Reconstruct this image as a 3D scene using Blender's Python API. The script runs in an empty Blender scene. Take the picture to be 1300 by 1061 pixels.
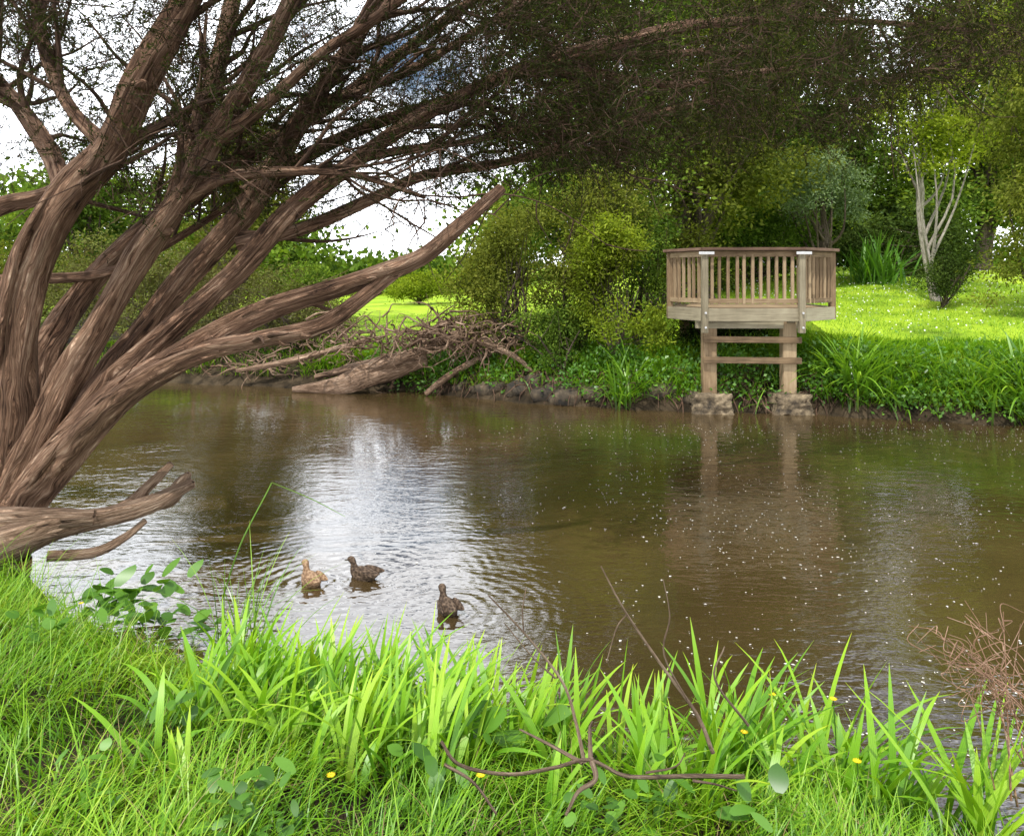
import bpy, bmesh, math, numpy as np
from mathutils import Vector, Matrix, noise as mnoise
rng = np.random.default_rng(7)
S = bpy.context.scene
F = 982.0; CAMH = 2.0

def V(u, v, d):
    """unproject image pixel: column u, row v at chosen distance d (m) -> world metres"""
    return np.array([(u-650.0)*d/F, d, CAMH-(v-350.0)*d/F])

# ------------------------------------------------------------------ materials
def newmat(name):
    m = bpy.data.materials.new(name); m.use_nodes = True
    nt = m.node_tree; nt.nodes.clear()
    return m, nt, nt.nodes, nt.links
def ramp(nd, stops, interp='LINEAR'):
    r = nd.new('ShaderNodeValToRGB'); r.color_ramp.interpolation = interp
    e = r.color_ramp.elements
    while len(e) < len(stops): e.new(0.5)
    for i, (p, c) in enumerate(stops):
        e[i].position = p; e[i].color = (*c, 1) if len(c) == 3 else c
    return r
def noise(nd, lk, scale, vec=None, detail=4, rough=0.55):
    n = nd.new('ShaderNodeTexNoise'); n.inputs['Scale'].default_value = scale
    n.inputs['Detail'].default_value = detail; n.inputs['Roughness'].default_value = rough
    if vec is not None: lk.new(vec, n.inputs['Vector'])
    return n
def math_(nd, lk, op, a, b=None):
    m = nd.new('ShaderNodeMath'); m.operation = op
    for i, x in enumerate((a, b)):
        if x is None: continue
        if isinstance(x, (int, float)): m.inputs[i].default_value = x
        else: lk.new(x, m.inputs[i])
    return m.outputs[0]

def leafmat(name, cols, trans=0.35, rough=0.5, gloss=0.06, tmul=(1.5,1.4,0.5), tipdark=False):
    m, nt, nd, lk = newmat(name)
    out = nd.new('ShaderNodeOutputMaterial')
    at = nd.new('ShaderNodeAttribute'); at.attribute_name = 'tint'
    geo = nd.new('ShaderNodeNewGeometry')
    a = math_(nd, lk, 'MULTIPLY', at.outputs['Fac'], 0.6)
    b = math_(nd, lk, 'MULTIPLY', geo.outputs['Random Per Island'], 0.4)
    f = math_(nd, lk, 'ADD', a, b)
    n = len(cols)
    r = ramp(nd, [(i/(n-1)*0.9+0.05, c) for i, c in enumerate(cols)])
    lk.new(f, r.inputs[0])
    col = r.outputs[0]
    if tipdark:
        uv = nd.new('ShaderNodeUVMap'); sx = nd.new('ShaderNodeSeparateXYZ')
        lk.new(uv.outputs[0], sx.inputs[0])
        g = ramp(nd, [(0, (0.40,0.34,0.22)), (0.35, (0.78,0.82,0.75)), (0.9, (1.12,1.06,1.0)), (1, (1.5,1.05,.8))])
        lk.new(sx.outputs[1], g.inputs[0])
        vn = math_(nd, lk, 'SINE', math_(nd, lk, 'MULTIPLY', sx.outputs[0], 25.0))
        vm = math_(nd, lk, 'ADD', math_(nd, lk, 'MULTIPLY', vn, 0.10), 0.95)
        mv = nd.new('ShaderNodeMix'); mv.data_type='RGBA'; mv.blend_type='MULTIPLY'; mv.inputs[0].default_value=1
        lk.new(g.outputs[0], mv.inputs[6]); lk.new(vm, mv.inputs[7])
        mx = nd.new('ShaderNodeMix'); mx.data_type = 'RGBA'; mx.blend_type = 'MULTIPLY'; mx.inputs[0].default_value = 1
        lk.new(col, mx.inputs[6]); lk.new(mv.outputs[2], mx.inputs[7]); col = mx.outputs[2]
    d = nd.new('ShaderNodeBsdfDiffuse'); lk.new(col, d.inputs[0])
    t = nd.new('ShaderNodeBsdfTranslucent')
    mm = nd.new('ShaderNodeMix'); mm.data_type = 'RGBA'; mm.blend_type = 'MULTIPLY'; mm.inputs[0].default_value = 1
    lk.new(col, mm.inputs[6]); mm.inputs[7].default_value = (*tmul, 1); lk.new(mm.outputs[2], t.inputs[0])
    s1 = nd.new('ShaderNodeMixShader'); s1.inputs[0].default_value = trans
    lk.new(d.outputs[0], s1.inputs[1]); lk.new(t.outputs[0], s1.inputs[2])
    last = s1
    if gloss > 0:
        gl = nd.new('ShaderNodeBsdfGlossy'); gl.inputs['Roughness'].default_value = rough
        s2 = nd.new('ShaderNodeMixShader'); s2.inputs[0].default_value = gloss
        lk.new(s1.outputs[0], s2.inputs[1]); lk.new(gl.outputs[0], s2.inputs[2]); last = s2
    lk.new(last.outputs[0], out.inputs[0])
    return m

def barkmat(name, cols, uvscale=(1.5,.5), bump=0.012, fine=1.0):
    m, nt, nd, lk = newmat(name)
    out = nd.new('ShaderNodeOutputMaterial'); p = nd.new('ShaderNodeBsdfPrincipled')
    p.inputs['Roughness'].default_value = 0.9; p.inputs['Specular IOR Level'].default_value = 0.2
    uv = nd.new('ShaderNodeUVMap'); mp = nd.new('ShaderNodeMapping')
    mp.inputs['Scale'].default_value = (uvscale[0], uvscale[1], 1)
    wn = noise(nd, lk, 2.5, uv.outputs[0], 2); wv = nd.new('ShaderNodeVectorMath'); wv.operation = 'MULTIPLY_ADD'
    lk.new(wn.outputs['Color'], wv.inputs[0]); wv.inputs[1].default_value = (0.55, 0.0, 0); lk.new(uv.outputs[0], wv.inputs[2])
    lk.new(wv.outputs[0], mp.inputs[0])
    n1 = noise(nd, lk, 6*fine, mp.outputs[0], 8, 0.72)
    n2 = noise(nd, lk, 2.2, None, 3); tc = nd.new('ShaderNodeTexCoord'); lk.new(tc.outputs['Object'], n2.inputs['Vector'])
    n3 = noise(nd, lk, 22*fine, mp.outputs[0], 4, 0.7)
    f = math_(nd, lk, 'ADD', math_(nd, lk, 'MULTIPLY', n1.outputs[0], 0.5), math_(nd, lk, 'MULTIPLY', n2.outputs[0], 0.2))
    f = math_(nd, lk, 'ADD', f, math_(nd, lk, 'MULTIPLY', n3.outputs[0], 0.3))
    r = ramp(nd, [(0.41, cols[0]), (0.465, cols[1]), (0.525, cols[2]), (0.60, cols[3])])
    lk.new(f, r.inputs[0]); lk.new(r.outputs[0], p.inputs['Base Color'])
    b = nd.new('ShaderNodeBump'); b.inputs['Strength'].default_value = 1.0; b.inputs['Distance'].default_value = bump
    h = math_(nd, lk, 'ADD', math_(nd, lk, 'MULTIPLY', n1.outputs[0], 3.0), math_(nd, lk, 'MULTIPLY', n3.outputs[0], 1.4))
    lk.new(h, b.inputs['Height']); lk.new(b.outputs[0], p.inputs['Normal'])
    lk.new(p.outputs[0], out.inputs[0])
    return m

def woodmat(name, c1, c2, c3):
    m, nt, nd, lk = newmat(name)
    out = nd.new('ShaderNodeOutputMaterial'); p = nd.new('ShaderNodeBsdfPrincipled')
    p.inputs['Roughness'].default_value = 0.8; p.inputs['Specular IOR Level'].default_value = 0.25
    tc = nd.new('ShaderNodeTexCoord'); mp = nd.new('ShaderNodeMapping'); mp.inputs['Scale'].default_value = (1.5, 30, 30)
    oi = nd.new('ShaderNodeObjectInfo'); lk.new(oi.outputs['Random'], mp.inputs['Location'])
    lk.new(tc.outputs['Object'], mp.inputs[0])
    n1 = noise(nd, lk, 2, mp.outputs[0], 6, 0.6)
    n2 = noise(nd, lk, 3.5, tc.outputs['Object'], 4)
    f = math_(nd, lk, 'ADD', math_(nd, lk, 'MULTIPLY', n1.outputs[0], 0.42), math_(nd, lk, 'MULTIPLY', n2.outputs[0], 0.35))
    f = math_(nd, lk, 'ADD', f, math_(nd, lk, 'MULTIPLY', oi.outputs['Random'], 0.25))
    r = ramp(nd, [(0.33, c1), (0.5, c2), (0.66, c3)]); lk.new(f, r.inputs[0])
    lk.new(r.outputs[0], p.inputs['Base Color'])
    b = nd.new('ShaderNodeBump'); b.inputs['Distance'].default_value = 0.004; lk.new(n1.outputs[0], b.inputs['Height'])
    lk.new(b.outputs[0], p.inputs['Normal']); lk.new(p.outputs[0], out.inputs[0])
    return m

def stonemat(name, c1, c2, c3, sc=6):
    m, nt, nd, lk = newmat(name)
    out = nd.new('ShaderNodeOutputMaterial'); p = nd.new('ShaderNodeBsdfPrincipled'); p.inputs['Roughness'].default_value = 0.85
    tc = nd.new('ShaderNodeTexCoord'); n = noise(nd, lk, sc, tc.outputs['Object'], 8, 0.65)
    r = ramp(nd, [(0.35, c1), (0.5, c2), (0.68, c3)]); lk.new(n.outputs[0], r.inputs[0]); lk.new(r.outputs[0], p.inputs['Base Color'])
    b = nd.new('ShaderNodeBump'); b.inputs['Distance'].default_value = 0.04; lk.new(n.outputs[0], b.inputs['Height'])
    lk.new(b.outputs[0], p.inputs['Normal']); lk.new(p.outputs[0], out.inputs[0])
    return m

# ------------------------------------------------------------------ mesh builder
class MB:
    def __init__(s): s.v=[]; s.q=[]; s.uv=[]; s.t=[]; s.n=0; s.mi=[]
    def add(s, v, q, uv, t, mi=0):
        v = np.asarray(v, float).reshape(-1,3); q = np.asarray(q, np.int64).reshape(-1,4)
        s.v.append(v); s.q.append(q+s.n); s.uv.append(np.asarray(uv,float).reshape(-1,2))
        tt = np.full(len(v), t) if np.isscalar(t) else np.asarray(t, float); s.t.append(tt)
        s.mi.append(np.full(len(q), mi)); s.n += len(v)
    def build(s, name, mats, parent=None, smooth=True):
        v = np.concatenate(s.v); q = np.concatenate(s.q); uv = np.concatenate(s.uv); t = np.concatenate(s.t); mi = np.concatenate(s.mi)
        me = bpy.data.meshes.new(name)
        me.vertices.add(len(v)); me.vertices.foreach_set('co', v.astype(np.float32).ravel())
        me.loops.add(q.size); me.loops.foreach_set('vertex_index', q.astype(np.int32).ravel())
        me.polygons.add(len(q)); me.polygons.foreach_set('loop_start', np.arange(0, q.size, 4, dtype=np.int32))
        me.polygons.foreach_set('material_index', mi.astype(np.int32))
        me.polygons.foreach_set('use_smooth', np.full(len(q), smooth))
        ul = me.uv_layers.new(name='UVMap'); ul.data.foreach_set('uv', uv[q.ravel()].astype(np.float32).ravel())
        a = me.attributes.new('tint', 'FLOAT', 'POINT'); a.data.foreach_set('value', t.astype(np.float32))
        me.update(calc_edges=True)
        for m in (mats if isinstance(mats, (list, tuple)) else [mats]): me.materials.append(m)
        o = bpy.data.objects.new(name, me); S.collection.objects.link(o)
        if parent: o.parent = parent
        return o
def empty(name, loc=(0,0,0)):
    e = bpy.data.objects.new(name, None); S.collection.objects.link(e); e.location = loc
    e.empty_display_size = 0.2
    return e

def catmull(P, per=6):
    P = np.asarray(P, float); n = len(P)
    if n < 3:
        t = np.linspace(0,1,per+1)[:,None]; return P[0]*(1-t)+P[-1]*t
    Q = np.vstack([2*P[0]-P[1], P, 2*P[-1]-P[-2]]); out=[]
    for i in range(1, n):
        p0,p1,p2,p3 = Q[i-1],Q[i],Q[i+1],Q[i+2]
        t = np.linspace(0,1,per,endpoint=False)[:,None]
        out.append(0.5*((2*p1)+(-p0+p2)*t+(2*p0-5*p1+4*p2-p3)*t**2+(-p0+3*p1-3*p2+p3)*t**3))
    out.append(P[-1:]); return np.vstack(out)

def tube(mb, P, R, sides=8, per=5, gn=0.0, tint=0.5, mi=0, seed=0):
    D = catmull(np.column_stack([P, R]), per); C = D[:,:3]; r = np.maximum(D[:,3], 0.0008)
    T = np.gradient(C, axis=0); T /= np.linalg.norm(T, axis=1)[:,None]+1e-9
    up = np.array([0,0,1.]) if abs(T[0,2])<0.9 else np.array([1.,0,0])
    N = np.zeros_like(C); a = np.cross(T[0], up); a/=np.linalg.norm(a)
    for i in range(len(C)):
        a = a - T[i]*a.dot(T[i]); a /= np.linalg.norm(a)+1e-9; N[i]=a
    B = np.cross(T, N)
    L = np.concatenate([[0], np.cumsum(np.linalg.norm(np.diff(C,axis=0),axis=1))])
    th = np.linspace(0, 2*np.pi, sides+1)
    rr = np.repeat(r[:,None], sides+1, 1)
    if gn > 0:
        ph = np.random.default_rng(seed).uniform(0,6.28,8)
        for k,(m_,w) in enumerate([(2,1.3),(3,2.4),(5,3.7),(2,6.0),(7,2.0)]):
            rr *= 1+gn*[1,.7,.55,.5,.35][k]*np.sin(m_*th[None,:]+ph[k]+L[:,None]*w*1.5*np.cos(ph[(k+4)%8]))
        rr[:,-1]=rr[:,0]
    verts = C[:,None,:]+rr[:,:,None]*(np.cos(th)[None,:,None]*N[:,None,:]+np.sin(th)[None,:,None]*B[:,None,:])
    n=len(C); w=sides+1
    idx = np.arange(n*w).reshape(n,w)
    q = np.stack([idx[:-1,:-1],idx[:-1,1:],idx[1:,1:],idx[1:,:-1]],-1).reshape(-1,4)
    circ = max(r.mean()*6.28, 0.01)
    uv = np.stack(np.broadcast_arrays(th[None,:]/6.2832*circ*6+seed*0.37, L[:,None]), -1)
    mb.add(verts, q, uv, tint, mi)
    c = np.vstack([verts[-1,:-1], C[-1]+T[-1]*r[-1]*0.3]); k=sides
    qq=[[i,(i+1)%k,(i+2)%k,k] for i in range(0,k-1,2)]
    mb.add(c, qq, np.tile([[0.1,0.1]],(k+1,1))+rng.uniform(0,.05,(k+1,2)), tint, mi)
    return C, r, T

def leaves(mb, pos, dr, L, W, tint, mi=0):
    n=len(pos); dr = dr/(np.linalg.norm(dr,axis=1)[:,None]+1e-9)
    rnd = rng.normal(size=(n,3)); side=np.cross(dr,rnd); side/=np.linalg.norm(side,axis=1)[:,None]+1e-9
    nor = np.cross(side,dr)
    L=np.broadcast_to(L,(n,))[:,None]; W=np.broadcast_to(W,(n,))[:,None]
    m = pos+dr*L*0.45+nor*L*0.08
    v = np.stack([pos, m+side*W*0.5, pos+dr*L, m-side*W*0.5],1)
    q = np.arange(n*4).reshape(n,4)
    uv = np.tile([[.5,0],[1,.45],[.5,1],[0,.45]],(n,1))
    mb.add(v, q, uv, np.repeat(np.broadcast_to(tint,(n,)),4), mi)

def blades(mb, base, az, lean, bend, L, W, S_=4, profile='grass', tint=None, mi=0):
    n=len(base)
    if tint is None: tint=rng.uniform(0,1,n)
    L=np.broadcast_to(L,(n,)); W=np.broadcast_to(W,(n,))
    hd=np.stack([np.cos(az),np.sin(az),np.zeros(n)],1)
    tw=rng.uniform(-0.7,0.7,n)
    sd=np.stack([-np.sin(az+tw),np.cos(az+tw),np.zeros(n)],1)
    p=base.copy(); vs=[]; uvs=[]
    for k in range(S_+1):
        t=k/S_
        if profile=='grass': w=(1-t**1.8)*0.9+0.06
        elif profile=='strap': w=(0.55+0.6*t) if t<0.4 else 0.8*max(0.0,(1-((t-0.4)/0.6)**2.2))+0.03
        else: w=max(math.sin(math.pi*min(1,t*0.93+0.07))**0.7, 0.04)
        w_=(W*w*0.5)[:,None]
        vs += [p-sd*w_, p+sd*w_]; uvs += [[0,t],[1,t]]
        til=lean+bend*(k+0.5)/S_
        p=p+(L/S_)[:,None]*(hd*np.sin(til)[:,None]+np.array([0,0,1.])*np.cos(til)[:,None])
    v=np.stack(vs,1); k2=2*(S_+1)
    b=np.array([[2*i,2*i+1,2*i+3,2*i+2] for i in range(S_)])
    q=(b[None]+np.arange(n)[:,None,None]*k2).reshape(-1,4)
    mb.add(v, q, np.tile(np.array(uvs,float),(n,1)), np.repeat(tint,k2), mi)

# ------------------------------------------------------------------ terrain
FX=[-60,-30,-12,-8,-6,-3.7,-1.8,.6,2.6,4.4,6.7,12,30,80]; FY=[30,21,16.0,14.8,14.4,13.7,13.4,12.0,11.45,11.15,10.3,8.5,3,-8]
NX=[-60,-30,-8,-5.2,-4.3,-3.2,-2.3,-1.1,0.2,1.0,1.83,3,6,12,30,80]; NY=[22,14,8.6,6.7,6.2,5.1,4.3,3.7,3.35,3.05,2.6,1.8,-0.5,-5,-18,-40]
def fbm(x,y,s=1.0,seed=0):
    o=np.zeros_like(x); r=np.random.default_rng(seed)
    for k in range(5):
        a=r.uniform(0,6.28); f=s*(1.9**k)
        ph=r.uniform(0,50,2)
        o+=np.sin(x*f*math.cos(a)+y*f*math.sin(a)+ph[0])*np.cos(x*f*math.sin(a)*0.8-y*f*math.cos(a)*1.1+ph[1])/(1.6**k)
    return o/2
def height(x,y):
    x=np.asarray(x,float); y=np.asarray(y,float)
    wob=0.18*fbm(x,y,1.6,3)
    dn=(np.interp(x,NX,NY)+wob*0.6-y)*0.8
    df=(y-np.interp(x,FX,FY)-wob)*0.93
    wat=np.minimum(-dn,-df)
    h=-0.6*np.clip(wat/1.3,0,1)
    hn=0.50*(1-np.exp(-np.clip(dn,0,None)/0.75))+0.03*np.clip(dn,0,6)+0.025*fbm(x,y,3,5)*np.clip(dn,0,1)
    d=np.clip(df,0,None)
    sl=np.interp(x,[-5,1,5,9],[0.022,0.03,0.085,0.095])
    topz=np.interp(x,[-8,-3,1,4],[0.45,0.55,0.7,0.78])
    hf=topz*(1-np.exp(-d/0.42))+sl*np.minimum(d,16)+0.01*np.clip(d-16,0,200)+0.06*fbm(x,y,1.1,8)*np.clip(d,0,1)
    hf+=0.42*np.exp(-((x-3.9)**2+(y-14.6)**2)/2.2)
    h=np.where(dn>0,hn,h); h=np.where(df>0,hf,h)
    return h
def axis(lo,hi,step,far,n):
    c=np.arange(lo,hi,step); e=np.geomspace(step,far,n)
    return np.concatenate([lo-e[::-1],c,hi+e])
xs=axis(-12,14,0.12,900,26); ys=axis(-4,24,0.12,900,26)
X,Y=np.meshgrid(xs,ys); Z=height(X,Y)
mb=MB(); idx=np.arange(X.size).reshape(X.shape)
mb.add(np.stack([X,Y,Z],-1), np.stack([idx[:-1,:-1],idx[:-1,1:],idx[1:,1:],idx[1:,:-1]],-1), np.stack([X,Y],-1), 0.5)
m,nt,nd,lk=newmat('ground_mat')
out=nd.new('ShaderNodeOutputMaterial'); p=nd.new('ShaderNodeBsdfPrincipled'); p.inputs['Roughness'].default_value=0.9
p.inputs['Specular IOR Level'].default_value=0.15
geo=nd.new('ShaderNodeNewGeometry'); sx=nd.new('ShaderNodeSeparateXYZ'); lk.new(geo.outputs['Position'],sx.inputs[0])
n1=noise(nd,lk,0.7,geo.outputs['Position'],5); n2=noise(nd,lk,18,geo.outputs['Position'],6,0.7); n3=noise(nd,lk,3,geo.outputs['Position'],6,0.6)
gm=math_(nd,lk,'ADD',math_(nd,lk,'MULTIPLY',n1.outputs[0],0.55),math_(nd,lk,'MULTIPLY',n2.outputs[0],0.45))
gr=ramp(nd,[(0.36,(0.12,0.20,0.014)),(0.47,(0.26,0.41,0.02)),(0.56,(0.37,0.52,0.03)),(0.68,(0.46,0.60,0.06))]); lk.new(gm,gr.inputs[0])
mud=ramp(nd,[(0.35,(0.012,0.009,0.005)),(0.5,(0.038,0.027,0.015)),(0.68,(0.09,0.065,0.038))]); lk.new(n3.outputs[0],mud.inputs[0])
hz=math_(nd,lk,'ADD',sx.outputs[2],math_(nd,lk,'MULTIPLY',math_(nd,lk,'SUBTRACT',n3.outputs[0],0.5),0.8))
mr=ramp(nd,[(0.56,(0,0,0)),(0.76,(1,1,1))]); lk.new(hz,mr.inputs[0])
nb=math_(nd,lk,'GREATER_THAN',sx.outputs[1],8.0)
fac=math_(nd,lk,'MULTIPLY',mr.outputs[0],nb)
mx=nd.new('ShaderNodeMix'); mx.data_type='RGBA'; lk.new(fac,mx.inputs[0]); lk.new(mud.outputs[0],mx.inputs[6]); lk.new(gr.outputs[0],mx.inputs[7])
lk.new(mx.outputs[2],p.inputs['Base Color'])
b=nd.new('ShaderNodeBump'); b.inputs['Distance'].default_value=0.05; lk.new(n2.outputs[0],b.inputs['Height']); lk.new(b.outputs[0],p.inputs['Normal'])
lk.new(p.outputs[0],out.inputs[0])
mb.build('ground',m)

# ------------------------------------------------------------------ water
DUCKS=[((395-650)*5.04/F,5.04,125,0),((462-650)*5.13/F,5.13,150,1),((568-650)*4.62/F,4.62,112,1)]
m,nt,nd,lk=newmat('water_mat')
out=nd.new('ShaderNodeOutputMaterial')
geo=nd.new('ShaderNodeNewGeometry')
n0=noise(nd,lk,0.5,geo.outputs['Position'],3)
cr=ramp(nd,[(0.35,(0.042,0.027,0.010)),(0.65,(0.068,0.044,0.017))]); lk.new(n0.outputs[0],cr.inputs[0])
dif=nd.new('ShaderNodeBsdfDiffuse'); lk.new(cr.outputs[0],dif.inputs[0])
gl=nd.new('ShaderNodeBsdfGlossy'); gl.inputs['Roughness'].default_value=0.015; gl.inputs[0].default_value=(1,1,1,1)
fr=nd.new('ShaderNodeFresnel'); fr.inputs['IOR'].default_value=2.6
mp=nd.new('ShaderNodeMapping'); mp.inputs['Scale'].default_value=(0.5,1.0,1); mp.inputs['Rotation'].default_value=(0,0,0.15); lk.new(geo.outputs['Position'],mp.inputs[0])
w1=noise(nd,lk,8,mp.outputs[0],3,0.55); w2=noise(nd,lk,26,mp.outputs[0],2,0.5); w3=noise(nd,lk,0.8,geo.outputs['Position'],2)
wp=ramp(nd,[(0.36,(0.4,)*3),(0.62,(1,1,1))]); lk.new(w3.outputs[0],wp.inputs[0])
hh=math_(nd,lk,'ADD',math_(nd,lk,'MULTIPLY',w1.outputs[0],0.0095),math_(nd,lk,'MULTIPLY',w2.outputs[0],0.0026))
hh=math_(nd,lk,'MULTIPLY',hh,wp.outputs[0])
for (dx,dy,_,_) in DUCKS:
    vm=nd.new('ShaderNodeVectorMath'); vm.operation='DISTANCE'; lk.new(geo.outputs['Position'],vm.inputs[0]); vm.inputs[1].default_value=(dx,dy,0)
    dd=math_(nd,lk,'ADD',vm.outputs['Value'],math_(nd,lk,'MULTIPLY',w1.outputs[0],0.10))
    s=math_(nd,lk,'SINE',math_(nd,lk,'MULTIPLY',dd,70.0))
    e=math_(nd,lk,'POWER',2.718,math_(nd,lk,'MULTIPLY',dd,-2.2))
    hh=math_(nd,lk,'ADD',hh,math_(nd,lk,'MULTIPLY',math_(nd,lk,'MULTIPLY',s,e),0.0016))
b=nd.new('ShaderNodeBump'); b.inputs['Distance'].default_value=1.0; b.inputs['Strength'].default_value=1.0; lk.new(hh,b.inputs['Height'])
lk.new(b.outputs[0],gl.inputs['Normal']); lk.new(b.outputs[0],fr.inputs['Normal'])
ms=nd.new('ShaderNodeMixShader'); lk.new(fr.outputs[0],ms.inputs[0]); lk.new(dif.outputs[0],ms.inputs[1]); lk.new(gl.outputs[0],ms.inputs[2])
lk.new(ms.outputs[0],out.inputs[0])
mb=MB(); gx=np.linspace(-70,90,30); gy=np.linspace(-45,40,30); GX,GY=np.meshgrid(gx,gy); idx=np.arange(900).reshape(30,30)
mb.add(np.stack([GX,GY,GX*0],-1), np.stack([idx[:-1,:-1],idx[:-1,1:],idx[1:,1:],idx[1:,:-1]],-1), np.stack([GX,GY],-1),0.5)
mb.build('river_water',m)

petal=leafmat('petal_mat',[(0.6,0.55,0.45),(0.85,0.83,0.78)],0.1,0.5,0.05,(1,1,1))
mb=MB(); n=5200; px_=rng.uniform(-1.2,7,n); py_=rng.uniform(2.6,10.5,n)
kp=(fbm(px_,py_,1.3,11)+0.3*rng.normal(size=n)>-0.1)&(py_>np.interp(px_,NX,NY)+0.2)&(rng.uniform(0,1,n)<np.interp(px_,[-1.2,0.0,1],[0.05,0.5,1]))
px_,py_=px_[kp],py_[kp]; n=len(px_); a=rng.uniform(0,6.28,n); s=rng.uniform(0.003,0.009,n)*rng.choice([1,1,1,1.5],n)
ca,sa=np.cos(a)*s,np.sin(a)*s
v=np.stack([np.stack([px_+ca,py_+sa,np.full(n,.004)],1),np.stack([px_-sa*.7,py_+ca*.7,np.full(n,.006)],1),np.stack([px_-ca,py_-sa,np.full(n,.004)],1),np.stack([px_+sa*.7,py_-ca*.7,np.full(n,.005)],1)],1)
mb.add(v,np.arange(n*4).reshape(n,4),np.zeros((n*4,2)),np.repeat(rng.uniform(0,1,n),4)); mb.build('floating_petals',petal)

# ------------------------------------------------------------------ near tree
barkA=barkmat('paperbark_mat',[(0.024,0.011,0.006),(0.145,0.077,0.045),(0.34,0.20,0.125),(0.60,0.42,0.29)],(1.9,.26),0.024)
barkB=barkmat('bark_mat',[(0.02,0.014,0.01),(0.06,0.045,0.03),(0.12,0.09,0.065),(0.2,0.16,0.12)],(3,1.2),0.01)
barkG=barkmat('grey_bark_mat',[(0.12,0.1,0.08),(0.25,0.22,0.18),(0.38,0.34,0.28),(0.5,0.46,0.4)],(3,1.2),0.006)
deadM=barkmat('dead_wood_mat',[(0.03,0.017,0.010),(0.14,0.085,0.052),(0.29,0.19,0.125),(0.48,0.36,0.26)],(2,.6),0.012)
twigM=barkmat('twig_mat',[(0.02,0.012,0.008),(0.06,0.035,0.022),(0.12,0.07,0.045),(0.2,0.13,0.09)],(2,.6),0.004)
needle=leafmat('needle_foliage_mat',[(0.036,0.022,0.013),(0.022,0.028,0.010),(0.034,0.046,0.014),(0.075,0.09,0.022)],0.3,.5,0.0)
root=empty('paperbark_tree')
LIMBS=[
 [(-8,700,5.5,42),(0,620,5.5,35),(14,540,5.45,25),(18,450,5.4,23),(38,350,5.3,22),(85,260,5.2,23),(135,185,5.1,23),(172,110,5.0,22),(215,40,4.9,21),(260,-50,4.8,18),(300,-160,4.8,14)],
 [(10,640,5.5,30),(45,560,5.4,19),(85,490,5.4,17),(130,410,5.4,15),(180,325,5.4,16),(230,255,5.3,15),(275,180,5.3,14),(320,100,5.2,13),(365,20,5.2,12),(400,-70,5.2,10)],
 [(5,640,5.6,28),(60,575,5.7,19),(115,500,5.8,16),(175,425,5.8,15),(245,340,5.8,14),(318,250,5.8,14),(378,160,5.7,13),(438,75,5.7,11),(490,-10,5.7,9),(540,-90,5.7,7)],
 [(20,640,5.5,28),(80,565,5.4,18),(150,480,5.4,16),(225,408,5.3,14),(305,335,5.3,13),(375,268,5.3,12),(440,205,5.4,11),(530,150,5.5,10),(640,95,5.7,9),(760,55,6.0,8),(900,30,6.4,6),(1080,25,6.9,4),(1250,40,7.3,2)],
 [(30,640,5.5,30),(90,568,5.2,23),(150,508,5.1,19),(215,462,5.0,17),(285,425,5.0,15),(355,388,5.0,13),(430,360,5.0,13),(490,345,5.0,14),(535,325,5.0,12),(585,285,5.0,10),(638,238,5.0,6)],
 [(60,595,5.3,20),(130,530,4.9,16),(190,485,4.85,14),(255,450,4.85,12),(325,432,4.85,11),(400,414,4.9,10),(455,378,4.95,9),(515,332,5.0,9)],
 [(180,325,5.45,12),(215,270,5.6,11),(250,180,5.6,10),(272,90,5.6,10),(292,0,5.6,9),(310,-80,5.6,7)],
 [(30,560,5.9,20),(48,470,6.1,16),(85,395,6.2,14),(150,325,6.2,12),(245,245,6.2,11),(350,175,6.3,10),(430,120,6.3,8),(520,60,6.4,8),(600,0,6.5,6)],
 [(-120,330,6.2,14),(0,272,5.9,10),(60,250,5.9,9),(120,210,5.9,8),(190,165,6.0,7),(280,120,6.0,5)],
 [(-140,380,6.2,12),(0,355,6.0,7),(50,352,6.0,6),(140,345,6.1,5),(230,300,6.2,4),(330,235,6.3,3)],
 [(300,310,5.6,9),(390,285,5.7,8),(470,255,5.8,7),(540,225,5.9,7),(640,203,6.1,6),(740,175,6.4,5),(830,140,6.8,4),(960,120,7.2,3)],
 [(310,245,5.8,11),(400,190,6.0,9),(490,150,6.2,8),(580,120,6.4,7),(700,75,6.7,6),(820,70,7.0,5),(960,60,7.4,3)],
 [(275,180,5.3,10),(340,130,5.2,9),(410,70,5.1,8),(480,20,5.0,7),(560,-40,5.0,5)],
 [(370,160,5.7,8),(440,125,5.9,7),(530,85,6.1,6),(620,30,6.3,5),(720,-20,6.5,4)],
 [(640,95,5.7,6),(740,95,6.0,5),(860,105,6.4,4.5),(980,90,6.8,4),(1120,100,7.2,3),(1200,80,7.5,2)],
 [(85,260,5.2,12),(60,200,5.5,10),(20,130,5.7,8),(-40,60,5.9,6)],
 [(135,185,5.1,10),(90,140,5.4,8),(60,70,5.6,7),(40,-20,5.8,5)],
 [(230,255,5.3,8),(290,225,5.2,7),(370,215,5.1,6),(450,220,5.1,4),(540,250,5.2,2.5)],
 [(440,205,5.4,6),(510,190,5.5,5),(600,175,5.6,4),(700,150,5.8,3)],
]
mb=MB(); subs=[]; tips=[]
for li,L in enumerate(LIMBS):
    P=np.array([V(a,b_,c) for a,b_,c,_ in L]); R=np.array([r*c/F for _,_,c,r in L])
    P[1:-1]+=rng.normal(0,0.014,P[1:-1].shape)
    C,r,T=tube(mb,P,R,22 if R[0]>0.06 else 9,9,0.12,0.5,0,li)
    subs.append((C,r,T))
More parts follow.
